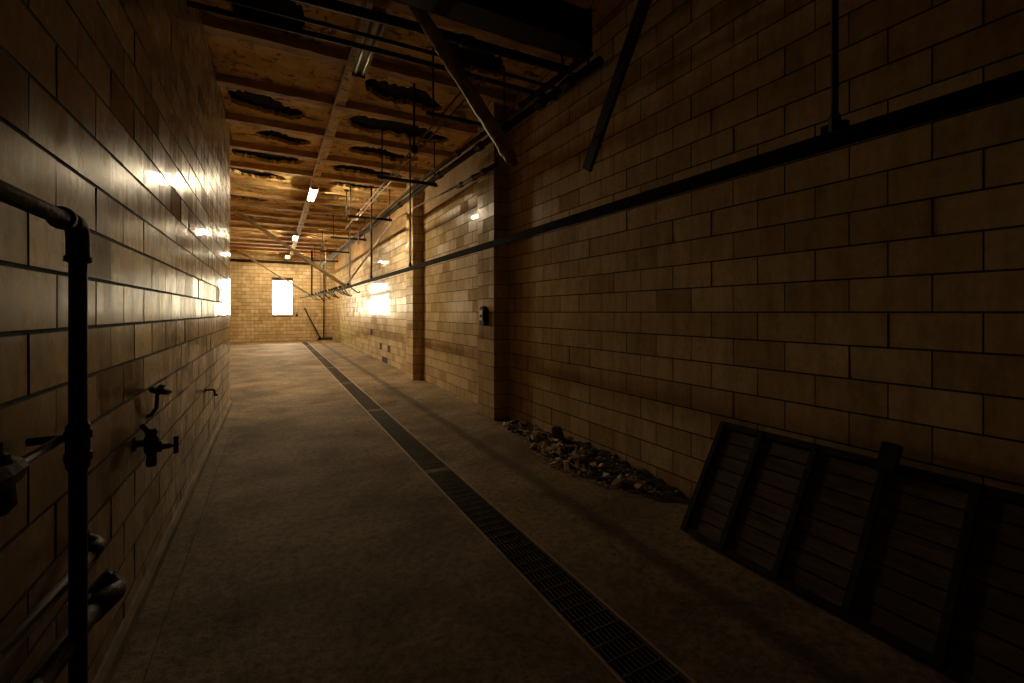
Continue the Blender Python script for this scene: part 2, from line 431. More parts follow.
# ------------------------------------------------------------------ tiled walls
GAP, PROUD = 0.010, 0.004
def brick_mb(y0, y1, z0, z1, depth=0.03, ch=0.0015, jit=0.0, GAP=GAP):
    """a tile facing +x, its face at x = 0, in the y-z plane"""
    mb = MB(); a, b_, c_, d_ = y0 + GAP * 0.35, y1 - GAP * 0.35, z0 + GAP * 0.65, z1 - GAP * 0.65
    t = [random.uniform(-jit, jit) * (0.15 if k == 0 else 1) for k in range(3)]
    f = lambda y, z: t[0] + t[1] * (y - (y0 + y1) / 2) + t[2] * (z - (z0 + z1) / 2)
    mb.v = [(-depth, a, c_), (-depth, b_, c_), (-depth, b_, d_), (-depth, a, d_)]
    mb.v += [(-ch + f(y, z), y, z) for y, z in ((a, c_), (b_, c_), (b_, d_), (a, d_))]
    mb.v += [(f(y, z), y, z) for y, z in ((a + ch, c_ + ch), (b_ - ch, c_ + ch), (b_ - ch, d_ - ch), (a + ch, d_ - ch))]
    mb.f = [(8, 9, 10, 11)] + [(i, (i + 1) % 4, 4 + (i + 1) % 4, 4 + i) for i in range(4)] + [(4 + i, 4 + (i + 1) % 4, 8 + (i + 1) % 4, 8 + i) for i in range(4)]
    mb.sm = [False] * 9
    mb.side = [0] + [1] * 8
    return mb

def courses(z_top, zj=ZJ, bh=BH):
    zs = [0.0]; z = zj
    while z < z_top - 0.02: zs.append(z); z += bh
    zs.append(z_top)
    return list(zip(zs[:-1], zs[1:]))

def cells(u0, u1, z_top, phase, holes=(), zj=ZJ, bh=BH):
    out = []
    for r, (z0, z1) in enumerate(courses(z_top, zj, bh)):
        off = (phase + (BL / 2 if r % 2 else 0)) % BL
        e = [u0]; u = math.floor((u0 - off) / BL) * BL + off
        while u < u1:
            if u > u0 + 0.04: e.append(u)
            u += BL
        if u1 - e[-1] < 0.04 and len(e) > 1: e.pop()
        e.append(u1)
        for a, b_ in zip(e[:-1], e[1:]):
            for hx0, hx1, hz0, hz1 in holes:
                if z1 > hz0 + 0.02 and z0 < hz1 - 0.02:
                    if a >= hx0 - 0.02 and b_ <= hx1 + 0.02: a = b_; break
                    if a < hx0 < b_: b_ = hx0
                    elif a < hx1 < b_: a = hx1
            if b_ - a > 0.03: out.append((a, b_, z0, z1))
    return out

def tile_wall(wall, cl, place, mat, budget=300, jit=0.009, gap=0.010):
    """place: matrix taking tile coordinates (x out of the wall, y along, z up) to the world"""
    ranked = []
    for c_ in cl:
        a, b_, z0, z1 = c_
        q = [place @ Vector((0, y, z)) for y, z in ((a, z0), (b_, z0), (b_, z1), (a, z1))]
        ranked.append((screen_area(q), c_))
    ranked.sort(key=lambda t: -t[0])
    near = [c_ for s, c_ in ranked[:budget] if s > 40]
    far = [c_ for s, c_ in ranked if c_ not in set(near)]
    shared = {}
    for a, b_, z0, z1 in near:
        key = (round(b_ - a, 3), round(z1 - z0, 3))
        if key not in shared:
            l, h = b_ - a, z1 - z0
            bk = brick_mb(-l / 2, l / 2, -h / 2, h / 2, GAP=gap); shared[key] = bk.mesh('wall_tile', mat)
            shared[key].materials.append(M['mortar']); shared[key].polygons.foreach_set('material_index', bk.side)
        o = bpy.data.objects.new('wall_tile', shared[key])
        loc = place @ Vector((random.uniform(-0.0015, 0.0015), (a + b_) / 2, (z0 + z1) / 2))
        rot = place.to_3x3().to_4x4() @ Matrix.Rotation(random.uniform(-jit, jit), 4, 'Z') @ Matrix.Rotation(random.uniform(-jit, jit), 4, 'Y')
        o.matrix_world = Matrix.Translation(loc) @ rot
        o.parent = wall
        COL.objects.link(o)
    mb = MB(); sides = []
    for a, b_, z0, z1 in far:
        t = brick_mb(a, b_, z0, z1, jit=jit * 0.5, GAP=gap)
        sides += t.side
        k = len(mb.v); mb.v += [tuple(place @ Vector(p)) for p in t.v]
        mb.f += [tuple(k + i for i in q) for q in t.f]; mb.sm += t.sm
    if mb.f:
        o = mb.build('wall_tiles', mat, wall); tag(o, kind='stuff')
        o.data.materials.append(M['mortar']); o.data.polygons.foreach_set('material_index', sides)

# left wall, a thick partition that ends half way down the corridor
w = MB().box(XL - 0.3, XL - PROUD, Y0, YL_END, 0, ZC + 0.1).build('wall_left', 'mortar')
tag(w, 'left wall of glossy buff glazed tile', kind='structure')
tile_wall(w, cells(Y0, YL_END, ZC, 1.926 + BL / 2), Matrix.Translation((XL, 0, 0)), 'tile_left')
cb = MB()
cb.v = []
for y in (Y0, YL_END):
    cb.v += [(XL - 0.001, y, 0.0), (XL + 0.035, y, 0.0), (XL + 0.030, y, 0.05), (XL + 0.010, y, 0.075), (XL - 0.001, y, 0.08)]
cb.f = [(i, (i + 1) % 5, 5 + (i + 1) % 5, 5 + i)[::-1] for i in range(5)] + [(0, 1, 2, 3, 4), (9, 8, 7, 6, 5)]; cb.sm = [False] * 7
tag(cb.build('baseboard_left', 'cove'), 'tiled cove base along the left wall', kind='structure')

# right wall
w = MB().box(XR + PROUD, XR + 0.3, Y0, Y1, 0, ZC + 0.1).build('wall_right', 'mortar')
tag(w, 'right wall of tan glazed tile', kind='structure')
PR = Matrix(((-1, 0, 0, XR), (0, -1, 0, 0), (0, 0, 1, 0), (0, 0, 0, 1)))
ZJR, BHR = 0.172, 0.208
PIL = ((6.07, 6.67), (10.5, 11.1))
XP = 2.93
cr = [c_ for c_ in cells(-PIL[0][0] - 0.0, -Y0, ZC, -3.48, zj=ZJR, bh=BHR)]
ZT = ZJR + 18 * BHR
cr += cells(-Y1, -PIL[0][0], ZT, -3.48, zj=ZJR, bh=BHR)
for my, mz in ((14.8, 0.1), (15.3, 0.5), (13.9, 0.45), (17.0, 0.9), (14.3, 0.1)):      # tiles that have fallen off
    cr = [q for q in cr if not (q[0] < -my < q[1] and q[2] < mz < q[3])]
tile_wall(w, cr, PR, 'tile_right', gap=0.0065)
MB().box(XR - 0.006, XR + 0.05, PIL[0][1], Y1, ZT, ZC + 0.05).build('plaster_band', 'plaster_wall', w)

# back wall with its window opening
x0, x1, z0, z1 = WIN
wb = MB()
wb.box(XFAR, x0, Y1 + PROUD, Y1 + 0.3, 0, ZC + 0.1).box(x1, XR + 0.3, Y1 + PROUD, Y1 + 0.3, 0, ZC + 0.1)
wb.box(x0, x1, Y1 + PROUD, Y1 + 0.3, 0, z0).box(x0, x1, Y1 + PROUD, Y1 + 0.3, z1, ZC + 0.1)
w = wb.build('wall_back', 'mortar'); tag(w, 'far end wall of tan tile with a single window', kind='structure')
PB = Matrix(((0, -1, 0, 0), (-1, 0, 0, Y1), (0, 0, 1, 0), (0, 0, 0, 1)))     # tile x -> -Y, tile y -> -X
PB = Matrix(((0, 1, 0, 0), (-1, 0, 0, Y1), (0, 0, 1, 0), (0, 0, 0, 1)))
tile_wall(w, cells(XFAR, XR, ZC, 0.1, [(x0, x1, z0, z1)]), PB, 'tile_pilaster', budget=0)
# the wider part of the room behind the left wall, and the end behind the camera
tag(MB().box(XFAR - 0.3, XFAR, YL_END - 0.3, Y1 + 0.3, 0, ZC + 0.1).build('wall_far_left', 'plaster_wall'), 'plastered wall of the wider far end', kind='structure')
tag(MB().box(XFAR, XL - 0.3, YL_END - 0.3, YL_END, 0, ZC + 0.1).build('wall_return', 'plaster_wall'), 'return of the left wall', kind='structure')
tag(MB().box(XL - 0.3, XR + 0.3, Y0 - 0.3, Y0, 0, ZC + 0.1).build('wall_rear', 'plaster_wall'), 'wall behind the viewpoint', kind='structure')

# window: frame, sill, one pane
win = bpy.data.objects.new('window_1', None); win.location = ((x0 + x1) / 2, Y1, z0); COL.objects.link(win)
tag(win, 'bright window in the far end wall', kind='structure')
fr = MB(); t = 0.045
fr.box(x0, x0 + t, Y1 + 0.12, Y1 + 0.2, z0, z1).box(x1 - t, x1, Y1 + 0.12, Y1 + 0.2, z0, z1)
fr.box(x0 + t, x1 - t, Y1 + 0.12, Y1 + 0.2, z1 - t, z1).box(x0 + t, x1 - t, Y1 + 0.12, Y1 + 0.2, z0, z0 + t)
wfr = fr.build('window_frame', 'sash', win)
MB().box(x0 + t, x1 - t, Y1 + 0.158, Y1 + 0.162, z0 + t, z1 - t).build('pane', 'glass', wfr)
MB().chambox(x0 - 0.08, x1 + 0.08, Y1 - 0.05, Y1 + 0.13, z0 - 0.05, z0 + 0.004, 0.008).build('window_sill', 'sash', win)

# pilasters on the right wall
def pilaster(y0, y1, label):
    core = MB().box(XP + PROUD, XR, y0 + PROUD, y1 - PROUD, 0, ZC).build('pilaster', 'mortar', at=((XP + XR) / 2, (y0 + y1) / 2, 0))
    tag(core, label, kind='structure')
    base = core.location
    sh = {}
    for r, (z0, z1) in enumerate(courses(ZC, ZJR, BHR)):
        cut = y0 + (0.2 if r % 2 else 0.4)
        for a, b_ in ((y0, cut), (cut, y1)):
            key = (round(b_ - a, 3), round(z1 - z0, 3), a == y0)
            l, h = b_ - a, z1 - z0
            if key not in sh:
                g = GAP / 2
                lo = -l / 2 + (0 if a == y0 else g); hi = l / 2 - (0 if b_ == y1 else g)
                sh[key] = MB().chambox(-(XR - XP) / 2, (XR - XP) / 2 + 0.02, lo, hi, -h / 2 + g, h / 2 - g, 0.0025).mesh('pilaster_tile', 'tile_pilaster')
            o = bpy.data.objects.new('pilaster_tile', sh[key]); o.parent = core
            o.location = (random.uniform(-0.0015, 0.0015), (a + b_) / 2 - base.y, (z0 + z1) / 2)
            o.rotation_euler = (0, random.gauss(0, 0.004), random.gauss(0, 0.004))
            COL.objects.link(o)
    return core
pilaster(*PIL[0], 'nearer tiled pilaster with a switch box on its face')
pilaster(*PIL[1], 'farther tiled pilaster on the right wall')

# ------------------------------------------------------------------ ceiling: dark slab, joists, plaster panels with fallen patches
ceil = MB().box(XFAR - 0.3, XR + 0.3, Y0 - 0.3, Y1 + 0.3, ZC + 0.10, ZC + 0.3).build('ceiling', 'slab')
tag(ceil, 'decayed ochre plaster ceiling between shallow ribs', kind='structure')
JP, JW, JD = 1.33, 0.17, 0.11
joists = [5.80 + JP * k for k in range(-6, 17)]
RX0, RX1 = 0.80, 0.97
def rough_bar(p0, p1, w, h, n, j):
    mb = MB(); p0, p1 = Vector(p0), Vector(p1); d = (p1 - p0)
    ax = 0 if abs(d.x) > abs(d.y) else 1
    for i in range(n + 1):
        p = p0 + d * i / n
        for a, b_ in ((-1, 0), (1, 0), (1.0, 1), (-1.0, 1)):
            o = (a * w / 2 * (1 if b_ else 0.86) + random.uniform(-j, j))
            z = p.z + (h if b_ else random.uniform(-j, j))
            mb.v.append((p.x, p.y + o, z) if ax == 0 else (p.x + o, p.y, z))
    for i in range(n):
        for k in range(4):
            q = (4 * i + k, 4 * i + (k + 1) % 4, 4 * i + 4 + (k + 1) % 4, 4 * i + 4 + k)
            mb.f.append(q if ax else q[::-1]); mb.sm.append(False)
    e = 4 * n
    mb.f += [(0, 1, 2, 3), (e + 3, e + 2, e + 1, e)]; mb.sm += [False, False]
    return mb
for jy in joists:
    xl = XL if jy < YL_END - 0.2 else XFAR
    rough_bar((xl, jy + JW / 2, ZC - JD), (XR, jy + JW / 2, ZC - JD), JW, JD + 0.1, 26, 0.007).build('joist', 'joist', ceil)
rough_bar(((RX0 + RX1) / 2, Y0, ZC - 0.105), ((RX0 + RX1) / 2, Y1, ZC - 0.105), RX1 - RX0, 0.19, 90, 0.008).build('long_rib', 'plaster', ceil)

def panel(xa, xb, ya, yb, hole=None, seed=0):
    rnd = random.Random(seed)
    outer = [Vector((xa, ya, ZC)), Vector((xb, ya, ZC)), Vector((xb, yb, ZC)), Vector((xa, yb, ZC))]
    mb = MB(); loops = [outer]
    if hole:
        hx0, hx1, hy, th, sag = hole
        n = 30; top = []; bot = []
        for i in range(n + 1):
            t = i / n; x = hx0 + (hx1 - hx0) * t
            pr = (math.sin(PI * min(1, max(0, t))) ** 0.36) * th * 0.72 * (1.15 - 0.4 * t)
            cyy = hy + sag * (t - 0.5) + 0.05 * math.sin(3.1 * t * PI + seed)
            clampy = lambda v: min(yb - 0.02, max(ya + 0.02, v))
            top.append((x, clampy(cyy + pr * rnd.uniform(0.75, 1.2) + 0.004)))
            bot.append((x, clampy(cyy - pr * rnd.uniform(0.75, 1.2) - 0.004)))
        lp = [Vector((x, y, ZC)) for x, y in bot] + [Vector((x, y, ZC)) for x, y in top[::-1]]
        lp = [Vector((min(xb - 0.02, max(xa + 0.02, p.x)), p.y, ZC)) for p in lp]
        loops.append(lp)
    tris = tessellate_polygon(loops)
    flat = [p for l in loops for p in l]
    mb.v = [(p.x, p.y, p.z) for p in flat]
    for tr_ in tris:
        a, b_, c_ = (flat[i] for i in tr_)
        q = tuple(tr_) if (b_ - a).cross(c_ - a).z < 0 else tuple(tr_)[::-1]
        mb.f.append(q); mb.sm.append(False)
    if hole:
        o = len(mb.v); lp = loops[1]
        mb.v += [(p.x + rnd.uniform(-.01, .01), p.y + rnd.uniform(-.01, .01), ZC + 0.07) for p in lp]
        for i in range(len(lp)):
            j = (i + 1) % len(lp)
            mb.f.append((4 + i, 4 + j, o + j, o + i)); mb.sm.append(False)
    return mb.build('plaster_panel', 'plaster', ceil)

# fallen patches: bay index -> (x0, x1, y centre, width, slant)
left_holes = {-1: (-0.42, 0.32, 5.40, 0.62, 0.10), 1: (-0.60, 0.46, 7.93, 0.34, 0.30), 2: (-0.28, 0.64, 9.28, 0.24, 0.12),
              3: (-0.75, 0.56, 10.55, 0.34, 0.10), 4: (-0.95, 0.28, 11.95, 0.32, 0.25), 6: (-1.6, -0.1, 14.6, 0.25, 0.1),
              8: (-1.9, 0.1, 17.4, 0.2, 0.1), 11: (-1.5, 0.3, 21.3, 0.2, 0.1)}
right_holes = {-2: (1.02, 2.30, 3.75, 0.85, 0.1), -1: (1.75, 2.75, 5.25, 0.40, 0.15), 0: (1.12, 2.35, 6.62, 0.42, 0.22), 1: (1.10, 2.9, 7.9, 0.52, 0.12),
               2: (1.30, 2.7, 9.25, 0.36, 0.1), 3: (1.15, 2.75, 10.6, 0.40, 0.1), 4: (1.2, 2.8, 11.95, 0.34, 0.1),
               5: (1.1, 2.5, 13.2, 0.3, 0.1), 6: (1.3, 2.9, 14.6, 0.34, 0.1), 7: (1.1, 2.6, 15.9, 0.3, 0.1), 9: (1.2, 2.8, 18.6, 0.3, 0.1),
               10: (1.1, 2.5, 19.9, 0.3, 0.1), 12: (1.2, 2.8, 22.6, 0.3, 0.1)}
bays = [(Y0, joists[0])] if joists[0] > Y0 else []
for i, jy in enumerate(joists):
    ya = jy + JW - 0.01; yb = joists[i + 1] + 0.01 if i + 1 < len(joists) else Y1
    if yb < Y0: continue
    ya = max(ya, Y0); k = i - 6
    xl = XL if ya < YL_END - 0.6 else XFAR
    lh = left_holes.get(k)
    panel(xl, RX0 + 0.01, ya, yb, lh and (lh[0], lh[1], lh[2], lh[3] * 1.45, lh[4]), 100 + k)
    panel(RX1 - 0.01, XR, ya, yb, right_holes.get(k), 200 + k)

# ------------------------------------------------------------------ floor drain
fr = thing('trench_drain', (TR0, 0, 0), 'pale steel angle frame set along both edges of the floor drain', 'floor drain')
MB().box(TR0 - 0.022, TR0 - 0.006, Y0, YD1, -0.18, 0.003).build('edge_angle', 'frame_steel', fr)
MB().box(TR1 + 0.006, TR1 + 0.022, Y0, YD1, -0.18, 0.003).build('edge_angle', 'frame_steel', fr)
MB().box(TR0 - 0.022, TR1 + 0.022, YD1, YD1 + 0.025, -0.18, 0.003).build('end_angle', 'frame_steel', fr)
MB().box(TR0 - 0.006, TR0 + 0.02, Y0, YD1, -0.06, -0.045).build('ledge', 'frame_steel', fr)
MB().box(TR1 - 0.02, TR1 + 0.006, Y0, YD1, -0.06, -0.045).build('ledge', 'frame_steel', fr)
joins = [-2.02, 1.21, 4.44, 7.67, 10.9, 14.13, 17.36, 20.59, 23.82, 26.9]
glabels = ['iron drain grating nearest the viewpoint at the bottom of the picture',
           'iron drain grating just before the first pale cross joint', 'iron drain grating between the two pale cross joints',
           'iron drain grating just past the second pale cross joint', 'drain grating beside the farther pilaster, fourth in view',
           'drain grating level with the window glare on the right wall', 'drain grating third from the far end of the drain',
           'drain grating second from the far end of the drain', 'last short drain grating near the far wall']
NB = 9
for s in range(len(joins) - 1):
    ya, yb = joins[s] + 0.012, joins[s + 1] - 0.012
    if yb < 0.6: continue
    g = thing('drain_grating', ((TR0 + TR1) / 2, ya, -0.045), glabels[s], 'drain grating', 'gratings of the floor drain')
    xs = [TR0 + 0.004 + (TR1 - TR0 - 0.008) * i / NB for i in range(NB + 1)]
    nc = int((yb - ya) / 0.1)
    ys = [ya + 0.012 + (yb - ya - 0.024) * i / nc for i in range(nc + 1)]
    if s <= 2:
        mb_ = MB().box(-0.0035, 0.0035, ya, yb, -0.045, -0.004).mesh('bearing_bar', 'grate', (0, ya, -0.045))
        mc_ = MB().box(TR0, TR1, -0.004, 0.004, -0.026, -0.001).mesh('cross_bar', 'grate', ((TR0 + TR1) / 2, 0, -0.045))
        for x in xs:
            o = bpy.data.objects.new('bearing_bar', mb_); o.parent = g; o.location = (x - (TR0 + TR1) / 2, 0, 0); COL.objects.link(o)
        for y in ys[1:-1]:
            o = bpy.data.objects.new('cross_bar', mc_); o.parent = g; o.location = (0, y - ya, 0); COL.objects.link(o)
    else:
        mb = MB()
        for x in xs: mb.box(x - 0.0035, x + 0.0035, ya, yb, -0.045, -0.004)
        for y in ys[1:-1]: mb.box(TR0, TR1, y - 0.004, y + 0.004, -0.026, -0.001)
        tag(mb.build('bars', 'grate', g), kind='stuff')
    for y in (ya, yb - 0.02):
        MB().box(TR0, TR1, y, y + 0.02, -0.045, 0.0).build('end_bar', 'frame_steel' , g)

# ------------------------------------------------------------------ ceiling lights
def lamp_fixture(x, y, lit, label):
    z = 4.56
    t = thing('strip_light', (x, y, z), label, 'ceiling light', 'strip lights along the ceiling')
    L2 = 0.62
    h = MB(); o = 0
    prof = [(-0.088, 0.003), (0.088, 0.003), (0.06, 0.085), (-0.06, 0.085)]
    for yy in (y - L2, y + L2): h.v += [(x + a, yy, z + b_) for a, b_ in prof]
    h.f = [(i, 4 + i, 4 + (i + 1) % 4, (i + 1) % 4) for i in range(4)] + [(3, 2, 1, 0), (4, 5, 6, 7)]; h.sm = [False] * 6
    hs = h.build('housing', 'enamel', t)
    for sx_ in (-0.045, 0.045):
        MB().tube([(x + sx_, y - L2 + 0.03, z - 0.006), (x + sx_, y + L2 - 0.03, z - 0.006)], 0.019, 10).build('tube', 'tube_lit' if lit else 'white_tube', t)
    for sy in (-1, 1):
        MB().box(x - 0.075, x + 0.075, y + sy * (L2 - 0.012) - 0.014, y + sy * (L2 - 0.012) + 0.014, z - 0.035, z + 0.03).build('lamp_holder', 'iron', hs)
        MB().tube([(x, y + sy * 0.4, z + 0.08), (x, y + sy * 0.4, ZC - 0.004)], 0.006, 6).build('hanger', 'iron', t)
lamp_fixture(0.93, 5.15, False, 'unlit two-tube strip light, nearest to the viewpoint')
lamp_fixture(0.87, 12.2, True, 'largest and nearest of the glowing strip lights')
lamp_fixture(0.78, 19.6, True, 'glowing strip light between the nearest lit one and the far one')
lamp_fixture(0.68, 26.6, True, 'smallest glowing strip light, close to the far wall')

def pipe(name, pts, r, mat, label, cat='pipe', group=None, couplings=(), n=10, rad=0.12, clamps=()):
    pts = [Vector(p) for p in pts]
    t = thing(name, pts[0], label, cat, group)
    run = MB().tube(bend(pts, rad) if len(pts) > 2 else pts, r, n).build('pipe_run', mat, t)
    for f in couplings:
        seg = int(f); q = f - seg
        a, b_ = pts[seg], pts[seg + 1]; p = a.lerp(b_, q); d = (b_ - a).normalized()
        MB().lathe(p - d * r * 1.6, d, [(0, r * 1.15), (r * .3, r * 1.4), (r * 2.9, r * 1.4), (r * 3.2, r * 1.15)], 12).build('coupling', mat, run)
    return t

# thin conduit that follows the lights
pipe('conduit', [(0.80, Y0, 4.66), (0.80, 5.0, 4.64), (0.77, 9.0, 4.62), (0.80, 12, 4.64), (0.78, 20, 4.64), (0.80, 28.2, 4.66)], 0.011, 'galv',
     'thin pale conduit running the length of the ceiling beside the strip lights', 'conduit', n=6)
cw = thing('cable_bunch', (0.87, 13.0, 4.6), 'tangled cable looped along the ceiling between the lit strip lights', 'cable')
pts = [(0.86 + 0.03 * math.sin(i * 1.9), 13.0 + i * 0.22, 4.60 + 0.035 * math.cos(i * 2.3)) for i in range(28)]
MB().tube(pts, 0.012, 6).build('cable', 'galv', cw)

# ------------------------------------------------------------------ pipes at the ceiling
pipe('cross_pipe', [(XL + 0.0, 4.83, 4.35), (1.2, 4.76, 4.35), (3.17, 4.74, 4.33)], 0.026, 'iron', 'black pipe crossing below the ceiling, farthest of the three cross pipes', group='cross pipes', rad=0.3)
pipe('cross_pipe', [(XL + 0.0, 4.61, 4.35), (1.2, 4.55, 4.35), (3.17, 4.52, 4.33)], 0.019, 'iron', 'thin black pipe crossing below the ceiling, middle of the three cross pipes', group='cross pipes', rad=0.3)
pipe('cross_pipe', [(XL + 0.0, 4.34, 4.36), (1.2, 4.22, 4.36), (2.95, 4.14, 4.34)], 0.045, 'iron', 'thick black pipe beside the steel beam, nearest of the three cross pipes', group='cross pipes', rad=0.3, couplings=(1.3,))
sb_ = thing('steel_beam', (XL, 3.72, 4.32), 'dark steel beam crossing the ceiling with its end near the right wall', 'beam')
bm_ = MB()
bm_.box(XL, 2.80, 3.60, 3.86, 4.30, 4.33).box(XL, 2.80, 3.715, 3.745, 4.33, 4.62).box(XL, 2.80, 3.60, 3.86, 4.62, 4.65)
bm_.build('i_section', 'iron', sb_)
MB().box(2.80, 2.82, 3.58, 3.88, 4.27, 4.68).build('end_plate', 'iron', sb_)
for x in (0.2, 1.7): MB().box(x - 0.03, x + 0.03, 3.70, 3.76, 4.65, ZC).build('hanger', 'iron', sb_)
st = thing('pipe_stirrup', (2.76, 3.66, 4.02), 'triangular iron stirrup hanging from the end of the steel beam', 'bracket')
MB().tube([(2.78, 3.62, 4.30), (2.80, 3.60, 4.02), (2.62, 3.78, 4.06), (2.60, 3.80, 4.30)], 0.014, 6).build('loop', 'iron', st)

grp = 'lengthwise pipes under the ceiling'
pipe('ceiling_pipe', [(2.74, 3.5, 4.16), (2.44, 8.7, 4.10), (2.38, 16.0, 4.12), (2.2, 27.5, 4.15)], 0.035, 'rust', 'rusty lengthwise pipe resting on the hanger bars, left of the pair by the right wall', group=grp, couplings=(0.25, 0.6, 1.4), rad=1.0)
pipe('ceiling_pipe', [(2.86, 3.5, 4.12), (2.56, 8.7, 4.06), (2.50, 16.0, 4.10), (2.3, 27.5, 4.15)], 0.045, 'iron', 'thicker dark lengthwise pipe nearest the right wall on the hanger bars', group=grp, couplings=(0.1, 0.2, 0.35, 0.5, 0.8, 1.2), rad=1.0)
pipe('ceiling_pipe', [(1.86, 4.3, 4.10), (1.88, 14.0, 4.08)], 0.012, 'galv', 'thin pale lengthwise pipe, left one of the thin pair', group=grp, n=8)
pipe('ceiling_pipe', [(1.97, 4.3, 4.10), (1.95, 12.5, 4.08)], 0.012, 'galv', 'thin pale lengthwise pipe, right one of the thin pair', group=grp, n=8)
pipe('wall_pipe', [(2.86, 7.2, 3.84), (2.86, 10.2, 4.03)], 0.016, 'galv', 'thin pale pipe running up to the farther pilaster', couplings=(0.03,))
pipe('wall_pipe', [(2.90, 5.9, 3.80), (2.90, 7.5, 3.86)], 0.035, 'rust', 'short fat pipe stub with couplings above the nearer pilaster', couplings=(0.3, 0.55, 0.9))
pipe('wall_pipe', [(2.88, 10.9, 4.05), (2.88, 13.2, 4.2)], 0.02, 'galv', 'pale pipe beyond the farther pilaster')
# trapeze hanger bars
tl = {5.2: 'iron hanger bar beside the lower end of the slanting lagged pipe', 8.06: 'iron hanger bar in front of the farther pilaster top', 11.7: 'iron hanger bar just beyond the farther pilaster',
      15.3: 'iron hanger bar above the first braced rail post', 18.9: 'second farthest iron hanger bar under the pipes', 22.5: 'farthest iron hanger bar under the pipes'}
for y, lb in tl.items():
    t = thing('hanger_bar', (2.15, y, 4.0), lb, 'hanger', 'hanger bars under the pipes')
    MB().box(1.62, 2.72, y - 0.03, y + 0.03, 3.98, 4.0).box(1.62, 2.72, y + 0.02, y + 0.03, 4.0, 4.045).build('angle', 'iron', t)
    for x in (1.70, 2.66): MB().tube([(x, y, 3.96), (x, y, ZC - 0.02)], 0.011, 6).build('rod', 'iron', t)

# slanting lagged pipe and the broken strap
dp = thing('slanting_pipe', (1.02, 4.22, 4.79), 'thick lagged pipe hanging down at a slant from the ceiling', 'pipe')
a, b_ = Vector((1.02, 4.22, 4.79)), Vector((1.99, 3.72, 3.06))
n_ = 26
MB().tube([a.lerp(b_, i / n_) + Vector((random.uniform(-.003, .003), random.uniform(-.003, .003), 0)) for i in range(n_ + 1)],
          [0.064 + random.uniform(-.003, .003) for i in range(n_ + 1)], 14).build('lagging', 'lag', dp)
for f in (0.42, 0.47, 0.93):
    p = a.lerp(b_, f); d = (b_ - a).normalized()
    MB().lathe(p, d, [(0, 0.064), (0.006, 0.073), (0.05, 0.073), (0.056, 0.064)], 14).build('band', 'lag', dp)
MB().tube([b_, b_ + (b_ - a).normalized() * 0.05], 0.036, 12).build('bare_end', 'rust', dp)
bs = thing('slanting_strap', (2.2, 2.86, 2.77), 'broad dark flat bar slanting down from the ceiling in front of the right wall', 'brace')
MB().beam((2.2, 2.86, 2.76), (2.2, 1.50, 4.83), 0.03, 0.10).build('bar', 'iron', bs)
MB().box(2.14, 2.26, 1.38, 1.52, 4.78, ZC).build('ceiling_plate', 'iron', bs)
for f in (0.1, 0.9):
    p = Vector((2.2, 2.86, 2.76)).lerp(Vector((2.2, 1.50, 4.83)), f)
    MB().lathe(p - Vector((0.024, 0, 0)), (1, 0, 0), [(0, 0.014), (0.048, 0.014)], 6).build('bolt', 'iron', bs)

# ------------------------------------------------------------------ meat rail with hangers, braces and hooks
rail_pts = [Vector((2.2, Y0 + 0.1, 2.39)), Vector((2.2, 4.4, 2.40)), Vector((2.2, 8.06, 2.42)), Vector((2.2, 11.7, 2.44)), Vector((2.2, 16.4, 2.46)),
            Vector((2.07, 20.0, 2.46)), Vector((1.85, 23.5, 2.44)), Vector((1.55, 25.6, 2.42)), Vector((1.28, 26.6, 2.40))]
def flat_rail(pts, w, h):
    mb = MB()
    for i, p in enumerate(pts):
        d = (pts[min(i + 1, len(pts) - 1)] - pts[max(i - 1, 0)]).normalized(); s_ = d.cross(Vector((0, 0, 1))).normalized() * w / 2
        for a, z in ((-1, -h / 2), (1, -h / 2), (1, h / 2), (-1, h / 2)): mb.v.append(tuple(p + s_ * a + Vector((0, 0, z))))
    for i in range(len(pts) - 1):
        for k in range(4): mb.f.append((4 * i + k, 4 * i + (k + 1) % 4, 4 * i + 4 + (k + 1) % 4, 4 * i + 4 + k)[::-1]); mb.sm.append(False)
    e = 4 * (len(pts) - 1); mb.f += [(0, 1, 2, 3), (e + 3, e + 2, e + 1, e)]; mb.sm += [False, False]
    return mb
rl = thing('meat_rail', (2.2, 0, 2.39), 'long dark overhead meat rail running along the right wall', 'rail')
flat_rail(rail_pts, 0.022, 0.075).build('rail_bar', 'rail', rl)
for y, z in ((1.08, 2.39), (8.06, 2.42), (11.7, 2.44), (15.3, 2.45)):
    MB().beam((2.2, y - 0.05, z + 0.05), (2.2, y + 0.05, z + 0.05), 0.035, 0.05).build('rail_shoe', 'iron', rl)
def rod(p0, p1, r, mat, label, grp=None, square=False):
    t = thing('rail_hanger', p0, label, 'hanger', grp)
    (MB().beam(p0, p1, 2 * r, 2 * r) if square else MB().tube([p0, p1], r, 8)).build('rod', mat, t)
    p1 = Vector(p1)
    MB().lathe(p1 + Vector((0, 0, -0.02)), (0, 0, 1), [(0, r), (0.0, r * 2.6), (0.02, r * 2.6)], 8).build('flange', mat, t)
    p0 = Vector(p0)
    MB().lathe(p0 + Vector((0, 0, 0.0)), (0, 0, 1), [(0, r * 1.2), (0.01, r * 1.7), (0.07, r * 1.7), (0.09, r)], 8).build('socket', mat, t)
    return t
hg = 'rods that carry the meat rail'
rod((2.2, 1.08, 2.425), (2.2, 1.08, ZC), 0.015, 'iron', 'dark vertical rail rod near the upper right corner', hg)
rod((2.2, 8.06, 2.455), (2.2, 8.06, ZC), 0.013, 'iron', 'vertical rail rod in front of the farther pilaster', hg)
rod((2.2, 11.7, 2.475), (2.2, 11.7, ZC), 0.022, 'iron', 'thick vertical rail rod beyond the farther pilaster', hg)
